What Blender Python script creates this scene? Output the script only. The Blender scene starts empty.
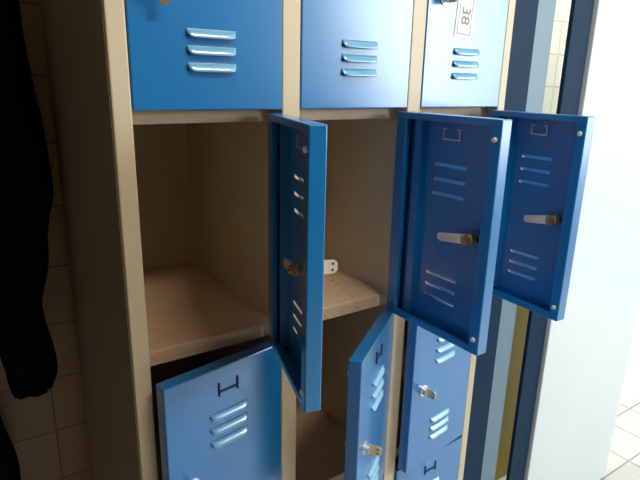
import bpy, bmesh, math, random
from mathutils import Matrix, Vector
random.seed(3)
S=bpy.context.scene
COL=S.collection
S.view_settings.view_transform='Standard'

# ---------------- materials ----------------
def mat(name, col, rough=0.5, metal=0.0, noise=0.0, nscale=8.0, bump=0.0, bscale=200, spots=None, coat=0.0, spec=0.5, crough=0.1):
    m=bpy.data.materials.new(name); m.use_nodes=True
    nt=m.node_tree; b=nt.nodes['Principled BSDF']
    b.inputs['Roughness'].default_value=rough; b.inputs['Metallic'].default_value=metal
    b.inputs['Specular IOR Level'].default_value=spec
    b.inputs['Coat Weight'].default_value=coat
    b.inputs['Coat Roughness'].default_value=crough
    c=(col[0],col[1],col[2],1)
    b.inputs['Base Color'].default_value=c
    tc=nt.nodes.new('ShaderNodeTexCoord')
    out=None
    if noise>0:
        n=nt.nodes.new('ShaderNodeTexNoise'); n.inputs['Scale'].default_value=nscale; n.inputs['Detail'].default_value=6
        nt.links.new(tc.outputs['Object'],n.inputs['Vector'])
        r=nt.nodes.new('ShaderNodeValToRGB')
        r.color_ramp.elements[0].position=0.3; r.color_ramp.elements[1].position=0.7
        r.color_ramp.elements[0].color=tuple(v*(1-noise) for v in col)+(1,)
        r.color_ramp.elements[1].color=tuple(min(1,v*(1+noise)) for v in col)+(1,)
        nt.links.new(n.outputs['Fac'],r.inputs['Fac']); out=r.outputs['Color']
    if spots:
        n=nt.nodes.new('ShaderNodeTexNoise'); n.inputs['Scale'].default_value=spots[0]; n.inputs['Detail'].default_value=3
        nt.links.new(tc.outputs['Object'],n.inputs['Vector'])
        r=nt.nodes.new('ShaderNodeValToRGB')
        r.color_ramp.elements[0].position=spots[1]; r.color_ramp.elements[1].position=spots[1]+0.03
        r.color_ramp.elements[0].color=(0,0,0,1); r.color_ramp.elements[1].color=(1,1,1,1)
        nt.links.new(n.outputs['Fac'],r.inputs['Fac'])
        mx=nt.nodes.new('ShaderNodeMixRGB'); mx.inputs['Color1'].default_value=c
        mx.inputs['Color2'].default_value=spots[2]+(1,)
        if out: nt.links.new(out,mx.inputs['Color1'])
        nt.links.new(r.outputs['Color'],mx.inputs['Fac']); out=mx.outputs['Color']
    if out: nt.links.new(out,b.inputs['Base Color'])
    if bump>0:
        n=nt.nodes.new('ShaderNodeTexNoise'); n.inputs['Scale'].default_value=bscale
        nt.links.new(tc.outputs['Object'],n.inputs['Vector'])
        bp=nt.nodes.new('ShaderNodeBump'); bp.inputs['Strength'].default_value=bump; bp.inputs['Distance'].default_value=0.002
        nt.links.new(n.outputs['Fac'],bp.inputs['Height']); nt.links.new(bp.outputs['Normal'],b.inputs['Normal'])
    return m

def tilemat(name,c1,c2,grout,w,h,rough,axes='XZ',mortar=0.003):
    m=bpy.data.materials.new(name); m.use_nodes=True
    nt=m.node_tree; b=nt.nodes['Principled BSDF']; b.inputs['Roughness'].default_value=rough
    tc=nt.nodes.new('ShaderNodeTexCoord'); sp=nt.nodes.new('ShaderNodeSeparateXYZ'); cb=nt.nodes.new('ShaderNodeCombineXYZ')
    nt.links.new(tc.outputs['Object'],sp.inputs[0])
    nt.links.new(sp.outputs[axes[0]],cb.inputs['X']); nt.links.new(sp.outputs[axes[1]],cb.inputs['Y'])
    br=nt.nodes.new('ShaderNodeTexBrick'); br.offset=0
    br.inputs['Scale'].default_value=1; br.inputs['Brick Width'].default_value=w; br.inputs['Row Height'].default_value=h
    br.inputs['Mortar Size'].default_value=mortar; br.inputs['Mortar Smooth'].default_value=0.3
    br.inputs['Color1'].default_value=c1+(1,); br.inputs['Color2'].default_value=c2+(1,); br.inputs['Mortar'].default_value=grout+(1,)
    nt.links.new(cb.outputs[0],br.inputs['Vector']); nt.links.new(br.outputs['Color'],b.inputs['Base Color'])
    bp=nt.nodes.new('ShaderNodeBump'); bp.invert=True; bp.inputs['Strength'].default_value=0.5; bp.inputs['Distance'].default_value=0.002
    nt.links.new(br.outputs['Fac'],bp.inputs['Height']); nt.links.new(bp.outputs['Normal'],b.inputs['Normal'])
    return m

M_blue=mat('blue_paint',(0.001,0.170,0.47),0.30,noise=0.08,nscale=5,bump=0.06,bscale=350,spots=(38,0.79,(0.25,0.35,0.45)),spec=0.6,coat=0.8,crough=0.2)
M_louv=mat('blue_paint_highlit',(0.16,0.44,0.72),0.2,spec=0.9,coat=1.0,crough=0.2)  # lighter blue: the louvres' highlights are put into the colour
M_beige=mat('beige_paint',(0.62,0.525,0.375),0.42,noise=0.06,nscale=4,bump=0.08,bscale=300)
M_side=mat('beige_side_shaded',(0.30,0.24,0.16),0.45,noise=0.06,nscale=4,bump=0.08,bscale=300)  # darker than the body beige: shade of the cabinet side in the colour
M_shelf=mat('beige_shelf',(0.72,0.51,0.32),0.45,noise=0.10,nscale=7,bump=0.1,bscale=250)
M_shelfd=mat('dusty_shelf',(0.72,0.55,0.38),0.5,noise=0.14,nscale=9,bump=0.1,bscale=250,spots=(130,0.66,(0.12,0.08,0.05)))
M_chrome=mat('lock_chrome',(0.88,0.88,0.88),0.2,0.6)
M_brass=mat('lock_brass',(0.50,0.33,0.14),0.28,0.9)
M_dark=mat('dark_slot',(0.02,0.03,0.06),0.6)
M_rubber=mat('bumper_rubber',(0.85,0.80,0.65),0.6)
M_tag=mat('hasp_metal',(0.80,0.70,0.50),0.35,0.4)
M_paper=mat('paper',(0.90,0.91,0.92),0.8)
M_ink=mat('ink',(0.25,0.26,0.30),0.7)
M_cloth=mat('black_cloth',(0.005,0.005,0.007),0.95,noise=0.3,nscale=30,bump=0.6,bscale=400,spec=0.05)
M_navy=mat('navy_paint',(0.004,0.025,0.065),0.5,spec=0.1)
M_lblue=mat('light_blue_paint',(0.13,0.22,0.29),0.4)
M_pale=mat('pale_door_paint',(0.70,0.78,0.82),0.14,noise=0.03,nscale=2,spec=0.9,coat=0.8,crough=0.08)
M_yel=mat('ochre_paint',(0.42,0.30,0.05),0.5)
M_white=mat('white_wall',(0.85,0.87,0.88),0.6,bump=0.1,bscale=80)
M_cream=tilemat('cream_tile',(0.88,0.86,0.76),(0.86,0.84,0.74),(0.62,0.60,0.50),0.10,0.10,0.4,'XZ')
M_dim=mat('brown_wall',(0.07,0.05,0.03),0.7,bump=0.1,bscale=80)
M_ceil=mat('ceiling_white',(0.5,0.46,0.4),0.8)
M_tile=tilemat('wall_tile',(0.36,0.215,0.105),(0.335,0.20,0.098),(0.16,0.097,0.047),0.15,0.15,0.3,'XZ',0.0022)
M_floor=tilemat('floor_tile',(0.66,0.65,0.61),(0.64,0.63,0.59),(0.33,0.33,0.31),0.20,0.20,0.25,'XY',0.004)

# ---------------- helpers ----------------
def obj(name,me,m=None,parent=None,loc=(0,0,0),rot=(0,0,0)):
    o=bpy.data.objects.new(name,me); COL.objects.link(o)
    if m and me and hasattr(me,'materials') and len(me.materials)==0: me.materials.append(m)
    o.location=loc; o.rotation_euler=rot
    if parent: o.parent=parent
    return o
def boxes(name,bl):
    bm=bmesh.new()
    for (x0,x1,y0,y1,z0,z1) in bl:
        r=bmesh.ops.create_cube(bm,size=1)
        for v in r['verts']:
            v.co=Vector(((x0+x1)/2+v.co.x*(x1-x0),(y0+y1)/2+v.co.y*(y1-y0),(z0+z1)/2+v.co.z*(z1-z0)))
    me=bpy.data.meshes.new(name); bm.to_mesh(me); bm.free(); return me
def bevel(o,w,seg=2,ang=40):
    md=o.modifiers.new('bevel','BEVEL'); md.width=w; md.segments=seg; md.limit_method='ANGLE'; md.angle_limit=math.radians(ang)
def cyl(bm,r,p0,p1,seg=24,r2=None):
    p0=Vector(p0);p1=Vector(p1); d=p1-p0
    q=d.to_track_quat('Z','Y').to_matrix().to_4x4()
    M=Matrix.Translation((p0+p1)/2)@q
    bmesh.ops.create_cone(bm,cap_ends=True,segments=seg,radius1=r,radius2=r if r2 is None else r2,depth=d.length,matrix=M)
def smooth(me,ang=35):
    for p in me.polygons: p.use_smooth=True
    try: me.set_sharp_from_angle(angle=math.radians(ang))
    except Exception: pass
def top(o,label,cat,**k):
    o['label']=label; o['category']=cat
    for a,b in k.items(): o[a]=b
def struct(o,label,cat='wall'):
    o['kind']='structure'; o['label']=label; o['category']=cat

CZ=1.5
W=0.263; H=0.442; T=0.027
colx=[0.2505,0.5525,0.8545]      # door left edges
cw=[0.263,0.263,0.252]           # door widths
zc=[0.402,-0.054,-0.502,-0.954,-1.406]   # row boundaries rel camera
DEP=0.47
XR=colx[2]+cw[2]+0.001

# ---------------- cabinet ----------------
cab=obj('locker_cabinet',None)
top(cab,'beige steel locker cabinet with blue doors, several hanging open','locker cabinet')
bl=[]
ztop=zc[0]+CZ+0.035; zb=zc[4]+CZ-0.01
bl.append((0.220,0.2495,0,0.50,0,ztop))
bl.append((0.5145,0.5515,0,DEP,0.09,ztop-0.005))
bl.append((0.8165,0.8535,0,DEP,0.09,ztop-0.005))
bl.append((XR,XR+0.025,0,0.50,0,ztop))
bl.append((0.2495,XR,DEP,0.50,0.05,ztop))
bl.append((0.2495,XR,0,DEP,ztop-0.034,ztop))
bl.append((0.2495,XR,0.001,DEP,0.03,zb+0.002))
body=obj('body',boxes('body',bl),M_beige,cab); bevel(body,0.0025)
sp_=obj('side_shade',boxes('side_shade',[(0.2182,0.2202,0.005,0.50,0.0,ztop-0.002)]),M_side,cab); sp_['label']='thin sheet over the cabinet side, its shade painted in taupe'  # thin sheet added to paint the shaded cabinet side darker
for i in range(3):
    x0=colx[i]-0.001
    for r in range(1,5):
        z=zc[r]+CZ
        if r==1: zl,zh=z-0.018,z+0.021
        elif r<4: zl,zh=z+0.002,z+0.030
        else: zl,zh=zb+0.002,z+0.03
        b=[(x0,x0+cw[i]+0.002,T+0.003,T+0.006,zl,zh),(x0,x0+cw[i]+0.002,T+0.006,DEP,zh-0.004,zh)]
        sh=obj('shelf',boxes('shelf',b),M_shelfd if (i==1 and r==2) else M_shelf,cab); bevel(sh,0.0012)

# ---------------- door meshes ----------------
VX0,VX1=-W/2-0.041,-W/2+0.041
lows=[0.066,0.0915,0.117]; ups=[H-0.156,H-0.127,H-0.098]
SH=0.007
def door_mesh():
    xs=[-W,VX0,VX1,0]; zs=[0]
    for c in lows+ups: zs+= [c-SH/2,c+SH/2]
    zs.append(H)
    bm=bmesh.new(); V={}
    for i,x in enumerate(xs):
        for j,z in enumerate(zs): V[i,j]=bm.verts.new((x,0,z))
    n=len(zs)
    for i in range(3):
        for j in range(n-1):
            if i==1 and j%2==1: continue
            bm.faces.new((V[i,j],V[i+1,j],V[i+1,j+1],V[i,j+1]))
    loop=[(i,0) for i in range(4)]+[(3,j) for j in range(1,n)]+[(i,n-1) for i in (2,1,0)]+[(0,j) for j in range(n-2,0,-1)]
    lf,lh,lt=0.024,0.030,0.013
    A=[];B=[];C=[]
    for k in loop:
        c=V[k].co
        A.append(bm.verts.new((c.x,T,c.z)))
        ix=min(max(c.x,-W+lf),-lh); iz=min(max(c.z,lt),H-lt)
        B.append(bm.verts.new((ix,T,iz)))
        C.append(bm.verts.new((ix,T-0.010,iz)))
    L=len(loop)
    for a in range(L):
        b=(a+1)%L
        bm.faces.new((V[loop[b]],V[loop[a]],A[a],A[b]))
        bm.faces.new((A[b],A[a],B[a],B[b]))
        bm.faces.new((B[b],B[a],C[a],C[b]))
    z0,z1=lt+0.002,H-lt-0.002
    pts=[(-0.064,0.0008),(-0.062,0.013),(-0.042,0.013),(-0.040,0.0008)]
    for (a,b) in zip(pts[:-1],pts[1:]):
        q=[bm.verts.new((a[0],a[1],z0)),bm.verts.new((b[0],b[1],z0)),bm.verts.new((b[0],b[1],z1)),bm.verts.new((a[0],a[1],z1))]
        bm.faces.new(q)
    me=bpy.data.meshes.new('door_leaf'); bm.to_mesh(me); bm.free(); me.materials.append(M_blue)
    return me
ME_door=door_mesh()
def louvre_mesh():
    bm=bmesh.new(); nu,nv=24,6; L=0.086; hh=0.014
    g=[]
    for i in range(nu+1):
        u=-1+2*i/nu
        e=(1-abs(u)**8)**0.5
        row=[]
        for j in range(nv+1):
            v=j/nv
            d=0.0085*math.sin(v*math.pi/2)**0.9*e
            row.append(bm.verts.new((u*L/2,-d-0.0002,hh/2-v*hh*(0.35+0.65*e))))
        g.append(row)
    for i in range(nu):
        for j in range(nv): bm.faces.new((g[i][j],g[i][j+1],g[i+1][j+1],g[i+1][j]))
    bmesh.ops.recalc_face_normals(bm,faces=bm.faces)
    me=bpy.data.meshes.new('louvre'); bm.to_mesh(me); bm.free(); smooth(me,60); me.materials.append(M_louv); return me
ME_louvre=louvre_mesh()
b=[(-0.022,-0.0195,0.0012,0.004,-0.010,0.010),(0.0195,0.022,0.0012,0.004,-0.010,0.010),(-0.022,0.022,0.0012,0.004,-0.012,-0.0095),(-0.022,-0.012,0.0012,0.004,0.008,0.010),(0.012,0.022,0.0012,0.004,0.008,0.010)]
ME_clip=boxes('card_clip',b); ME_clip.materials.append(M_chrome)
b=[(-0.022,-0.0195,-0.003,0,-0.013,0.014),(0.0195,0.022,-0.003,0,-0.013,0.014),(-0.022,0.022,-0.003,0,-0.006,-0.003)]
ME_hold=boxes('card_holder',b); ME_hold.materials.append(M_dark)
def lock_in():
    bm=bmesh.new()
    cyl(bm,0.009,(0,0,0),(0,T+0.006,0)); cyl(bm,0.0135,(0,0.012,0),(0,0.018,0),6); cyl(bm,0.011,(0,0.018,0),(0,0.024,0))
    me=bpy.data.meshes.new('lock_barrel'); bm.to_mesh(me); bm.free(); smooth(me); me.materials.append(M_brass); return me
LY=T+0.002
def lever():
    bm=bmesh.new()
    pts=[]
    for k in range(9):
        a=math.pi/2+math.pi*k/8; pts.append((0.010*math.cos(a),0.010*math.sin(a)))
    for k in range(9):
        a=-math.pi/2+math.pi*k/8; pts.append((0.066+0.008*math.cos(a),0.008*math.sin(a)))
    lo=[bm.verts.new((x,LY,z)) for x,z in pts]; hi=[bm.verts.new((x,LY+0.003,z)) for x,z in pts]
    bm.faces.new(lo); bm.faces.new(hi[::-1])
    for i in range(len(pts)):
        j=(i+1)%len(pts); bm.faces.new((lo[i],hi[i],hi[j],lo[j]))
    bmesh.ops.recalc_face_normals(bm,faces=bm.faces)
    me=bpy.data.meshes.new('latch_lever'); bm.to_mesh(me); bm.free(); me.materials.append(M_chrome); return me
def nut():
    bm=bmesh.new()
    cyl(bm,0.0115,(0,LY+0.003,0),(0,LY+0.008,0),6); cyl(bm,0.006,(0,LY+0.008,0),(0,LY+0.013,0),12)
    me=bpy.data.meshes.new('lock_nut'); bm.to_mesh(me); bm.free(); me.materials.append(M_brass); return me
def hasp():
    bm=bmesh.new()
    cyl(bm,0.015,(0,-0.003,0),(0,0,0)); cyl(bm,0.011,(0,-0.012,0),(0,-0.003,0),24,)
    me=bpy.data.meshes.new('lock_face'); bm.to_mesh(me); bm.free(); smooth(me); me.materials.append(M_chrome); return me
def hasptab():
    bm=bmesh.new()
    out=[(-0.008,-0.012),(-0.032,-0.011),(-0.037,-0.006),(-0.037,0.006),(-0.032,0.011),(-0.008,0.012)]
    lo=[bm.verts.new((-0.001,y,z)) for y,z in out]; hi=[bm.verts.new((0.001,y,z)) for y,z in out]
    bm.faces.new(lo); bm.faces.new(hi[::-1])
    for i in range(len(out)):
        j=(i+1)%len(out); bm.faces.new((lo[i],hi[i],hi[j],lo[j]))
    bmesh.ops.recalc_face_normals(bm,faces=bm.faces)
    me=bpy.data.meshes.new('hasp_tab'); bm.to_mesh(me); bm.free(); me.materials.append(M_tag)
    return me
def haspholes():
    bm=bmesh.new()
    for z in (-0.005,0.005): cyl(bm,0.0020,(-0.0014,-0.029,z),(0.0014,-0.029,z),16)
    me=bpy.data.meshes.new('hasp_hole'); bm.to_mesh(me); bm.free(); me.materials.append(M_dark); return me
def key():
    bm=bmesh.new()
    cyl(bm,0.0012,(0,-0.010,0),(0,-0.022,0),8)
    r=bmesh.ops.create_cube(bm,size=1)
    for v in r['verts']: v.co=Vector((v.co.x*0.011,-0.024+v.co.y*0.003,-0.030+v.co.z*0.060))
    cyl(bm,0.009,(0,-0.0255,-0.060),(0,-0.0225,-0.060),20)
    me=bpy.data.meshes.new('key'); bm.to_mesh(me); bm.free(); me.materials.append(M_brass); return me
ME_lock=lock_in(); ME_lever=lever(); ME_nut=nut(); ME_face=hasp(); ME_tab=hasptab(); ME_hole=haspholes(); ME_key=key()
bm=bmesh.new(); cyl(bm,0.0055,(0,T-0.001,0),(0,T+0.004,0),16,0.004); ME_bump=bpy.data.meshes.new('bumper'); bm.to_mesh(ME_bump); bm.free(); smooth(ME_bump); ME_bump.materials.append(M_rubber)

ang={(0,1):73,(1,1):90,(2,1):87,(0,2):10,(1,2):35,(2,2):8,(2,3):1.5}
LX=-W+0.048
doors={}
for c in range(3):
    for r in range(4):
        a=ang.get((c,r),0)
        zbot=CZ+zc[r+1]+0.005
        d=obj('door',ME_door,None,cab,(colx[c]+cw[c]+0.0003,-0.0005,zbot),(0,0,math.radians(a)))
        d.scale=(cw[c]/W,1,1)
        doors[c,r]=d
        bevel(d,0.0022,2,50)
        md=d.modifiers.new('sol','SOLIDIFY'); md.thickness=0.0011; md.offset=-1
        d['label']='blue steel locker door hanging open' if a>20 else ('blue steel locker door slightly ajar' if a>2 else 'closed blue steel locker door')
        for z in lows+ups: 
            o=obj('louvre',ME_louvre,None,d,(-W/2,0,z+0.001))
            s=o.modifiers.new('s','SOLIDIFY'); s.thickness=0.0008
        obj('card_holder',ME_hold,None,d,(-W/2,0,H-0.045))
        obj('card_clip',ME_clip,None,d,(-W/2,0,H-0.036))
        obj('lock_barrel',ME_lock,None,d,(LX,0,H/2))
        lv=obj('latch_lever',ME_lever,None,d,(LX,0,H/2),(0,math.radians(9),0)); lv['label']='chrome latch lever'
        obj('lock_nut',ME_nut,None,d,(LX,0,H/2))
        obj('lock_face',ME_face,None,d,(LX,0,H/2))
        if not (c==0 and r==0):
            obj('hasp_tab',ME_tab,None,d,(LX,0,H/2)); 
            obj('hasp_hole',ME_hole,None,d,(LX,0,H/2))
        else:
            k=obj('key',ME_key,None,d,(LX,0,H/2)); k['label']='brass key hanging in the lock'
        for z in (0.030,H-0.035): obj('bumper',ME_bump,None,d,(-W+0.012,0,z))

# paper label on upper door of third column
D=doors[2,0]; sx=cw[2]/W
lab=obj('number_label',boxes('number_label',[(-0.028,0.028,-0.0012,-0.0002,-0.045,0.045)]),M_paper,D)
lab.location=((0.966-(colx[2]+cw[2]))/sx,0,CZ+0.142-D.location.z); lab.rotation_euler=(0,math.radians(4),0)
lab['label']='white paper sticker with dark border and number'
fr=boxes('label_border',[(-0.021,0.021,-0.0016,-0.0012,-0.038,-0.0365),(-0.021,0.021,-0.0016,-0.0012,0.0365,0.038),(-0.021,-0.0195,-0.0016,-0.0012,-0.038,0.038),(0.0195,0.021,-0.0016,-0.0012,-0.038,0.038)])
f=obj('label_border',fr,M_ink,D); f.location=lab.location; f.rotation_euler=lab.rotation_euler
cu=bpy.data.curves.new('label_number','FONT'); cu.body='38'; cu.size=0.038; cu.align_x='CENTER'; cu.align_y='CENTER'; cu.extrude=0.0002
tmp=bpy.data.objects.new('tmp',cu); COL.objects.link(tmp); bpy.context.view_layer.update()
tm=bpy.data.meshes.new_from_object(tmp); bpy.data.objects.remove(tmp)
tm.materials.clear(); tm.materials.append(M_ink)
tm.transform(Matrix.Rotation(math.pi/2,4,'X')); tm.transform(Matrix.Rotation(math.pi/2,4,'Y'))
t=obj('label_number',tm,None,D); t.location=lab.location+Vector((0,-0.0016,0)); t.rotation_euler=lab.rotation_euler

# ---------------- coat ----------------
def loft(name,rings,seg=40,wr=0.006,seed=1,cap=True):
    rnd=random.Random(seed); ph=[rnd.uniform(0,6.28) for _ in range(6)]
    bm=bmesh.new(); R=[]
    for (cx,cy,z,rx,ry) in rings:
        row=[]
        for k in range(seg):
            a=2*math.pi*k/seg
            w=wr*(math.sin(5*a+ph[0]+z*9)+0.7*math.sin(9*a+ph[1]-z*17)+0.5*math.sin(3*a+ph[2]+z*31))
            row.append(bm.verts.new((cx+(rx+w)*math.cos(a),cy+(ry+w)*math.sin(a),z)))
        R.append(row)
    for i in range(len(R)-1):
        for k in range(seg):
            bm.faces.new((R[i][k],R[i][(k+1)%seg],R[i+1][(k+1)%seg],R[i+1][k]))
    if cap: bm.faces.new(R[0]); bm.faces.new(R[-1][::-1])
    bmesh.ops.recalc_face_normals(bm,faces=bm.faces)
    me=bpy.data.meshes.new(name); bm.to_mesh(me); bm.free(); smooth(me,80); return me
def interp(keys,n):
    out=[]; z0=keys[0][2]; z1=keys[-1][2]
    for i in range(n):
        z=z0+(z1-z0)*i/(n-1)
        for a,b in zip(keys[:-1],keys[1:]):
            if (a[2]>=z>=b[2]) or (a[2]<=z<=b[2]):
                t=(z-a[2])/(b[2]-a[2]); t=t*t*(3-2*t)*0.5+t*0.5
                out.append(tuple(a[q]+(b[q]-a[q])*t if q!=2 else z for q in range(5))); break
    return out
coat=obj('coat',None,loc=(-0.16,0.45,CZ+0.30)); top(coat,'long black coat hanging from a hook on the tiled wall','coat')
Y0=0.43
def rel(rings): return [(a+0.16,b-0.45,c-0.30,d,e) for a,b,c,d,e in rings]
bodyk=[(-0.16,Y0+.03,0.35,0.04,0.025),(-0.16,Y0+.03,0.28,0.09,0.04),(-0.16,Y0+.03,0.22,0.19,0.05),(-0.16,Y0+.03,0.0,0.20,0.055),(-0.17,Y0+.03,-0.5,0.19,0.055),(-0.17,Y0+.03,-0.72,0.20,0.06),(-0.17,Y0+.03,-0.93,0.215,0.065),(-0.17,Y0+.03,-1.15,0.225,0.065)]
obj('coat_body',loft('coat_body',rel(interp(bodyk,60)),48,0.004,2),M_cloth,coat)
sl=[]
for z,xr,hw in [(.26,.09,.05),(.20,.14,.07),(.142,.168,.08),(.03,.170,.08),(-.11,.190,.085),(-.24,.194,.08),(-.371,.166,.062),(-.484,.142,.052),(-.587,.150,.054),(-.66,.153,.052),(-.70,.140,.042)]:
    sl.append((xr-hw,Y0-0.01,z,hw*0.94,min(0.045,hw*0.6)))
obj('sleeve',loft('sleeve',rel(interp(sl,60)),40,0.0035,5),M_cloth,coat)
sl2=[(-0.32-(a[0]-0.09)-0.09,a[1]+0.02,a[2],a[3],a[4]) for a in sl]
obj('sleeve',loft('sleeve',rel(interp(sl2,60)),40,0.0035,6),M_cloth,coat)
bm=bmesh.new(); cyl(bm,0.022,(0,0,0),(0,-0.006,0)); cyl(bm,0.006,(0,-0.005,0),(0,-0.09,0.01)); bmesh.ops.create_uvsphere(bm,u_segments=16,v_segments=10,radius=0.011,matrix=Matrix.Translation((0,-0.09,0.011)))
me=bpy.data.meshes.new('coat_hook'); bm.to_mesh(me); bm.free(); smooth(me)
hk=obj('coat_hook',me,M_chrome,None,(-0.16,0.55,CZ+0.352)); top(hk,'small metal coat hook screwed to the tiled wall','hook')

# ---------------- setting ----------------
def st(name,b,m,label,cat):
    o=obj(name,boxes(name,[b]),m); struct(o,label,cat); return o
st('wall_back',(-1.6,4.2,0.55,0.65,0,2.7),M_tile,'wall of brown glazed square tiles','wall')
st('wall_side',(1.40,1.97,0.25,0.30,0,2.7),M_cream,'bright cream tiled wall','wall')
st('wall_end',(1.97,4.2,0.25,0.30,0,2.7),M_white,'bright white wall','wall')
st('floor',(-1.6,4.2,-3.2,0.65,-0.1,0),M_floor,'pale square tiled floor','floor')
st('ceiling',(-1.6,4.2,-3.2,0.65,2.7,2.8),M_ceil,'plain white ceiling','ceiling')
st('wall_right',(4.2,4.3,-3.2,0.65,0,2.7),M_white,'plain white wall','wall')
st('wall_left',(-1.7,-1.6,-3.2,0.65,0,2.7),M_dim,'dim brown wall','wall')
st('wall_front',(-1.7,4.3,-3.3,-3.2,0,2.7),M_dim,'dim brown wall','wall')
X0=XR+0.027
bevel(st('trim_1',(X0,1.232,0.01,0.03,0,2.4),M_navy,'navy painted steel door frame post','door frame'),0.003)
bevel(st('trim_2',(1.236,1.330,0.03,0.036,0,2.4),M_lblue,'muted light blue painted frame panel','door frame'),0.002)
bevel(st('trim_3',(1.378,1.466,0.01,0.022,0,2.4),M_navy,'navy painted steel door frame post','door frame'),0.003)
st('trim_4',(1.42,1.90,0.225,0.249,0,1.15),M_yel,'ochre painted lower wall panel','wall panel')
dr=obj('door_1',boxes('door_1',[(1.469,2.02,0.0,0.04,0.005,2.35)]),M_pale); bevel(dr,0.003); struct(dr,'pale glossy painted door','door')
bm=bmesh.new(); cyl(bm,0.018,(0,0,0),(0,-0.006,0)); cyl(bm,0.006,(0,-0.006,0),(0,-0.04,0)); cyl(bm,0.006,(0,-0.04,0),(0.11,-0.04,0))
me=bpy.data.meshes.new('door_handle'); bm.to_mesh(me); bm.free(); smooth(me)
hd=obj('door_handle',me,M_white,dr,(1.88,0,1.33))

# ---------------- lights ----------------
def area(name,loc,target,sx,sy,e,col):
    l=bpy.data.lights.new(name,'AREA'); l.shape='RECTANGLE'; l.size=sx; l.size_y=sy; l.energy=e; l.color=col
    o=bpy.data.objects.new(name,l); COL.objects.link(o); o.location=loc
    o.rotation_euler=(Vector(target)-Vector(loc)).to_track_quat('-Z','Y').to_euler(); return o
area('overhead_light',(0.85,-1.15,2.66),(0.85,-1.0,0),0.7,0.3,27,(1.0,0.87,0.70))
area('overhead_light',(2.9,-1.3,2.66),(2.7,-1.2,0),0.8,0.5,11,(0.95,0.98,1.0))  # added overhead light, brightens the right floor that the doors reflect
area('glare_fill',(3.55,-3.15,1.75),(3.0,0,1.4),1.1,1.7,105,(0.86,0.96,1.0))  # unseen area light added at the front wall for pale glare on doors
area('glare_fill',(4.15,-2.4,1.75),(1.0,-0.3,1.5),1.2,1.7,46,(0.86,0.96,1.0))  # unseen area light added at the right wall, glare on third column
area('gap_fill',(1.65,0.15,2.62),(1.65,0.16,0),0.3,0.12,26,(1.0,0.96,0.85))  # unseen light added to brighten the cream wall behind the gap
w=bpy.data.worlds.new('w'); S.world=w; w.use_nodes=True
w.node_tree.nodes['Background'].inputs[0].default_value=(0.9,0.85,0.8,1); w.node_tree.nodes['Background'].inputs[1].default_value=0.3

# ---------------- camera ----------------
f=550.0
Hc=Vector((830,-140,f)).normalized()
Vd=Vector((-42,1910,f)).normalized()
Vd=(Vd-Hc*Vd.dot(Hc)).normalized()
Zc=-Vd; Yc=Zc.cross(Hc)
R=Matrix(((Hc.x,-Hc.y,-Hc.z),(Yc.x,-Yc.y,-Yc.z),(Zc.x,-Zc.y,-Zc.z)))
cam=bpy.data.cameras.new('camera'); co=bpy.data.objects.new('camera',cam); COL.objects.link(co)
cam.sensor_width=36; cam.lens=f/640*36; cam.clip_start=0.02
co.matrix_world=Matrix.Translation((0,-0.87,CZ))@R.to_4x4()
S.camera=co
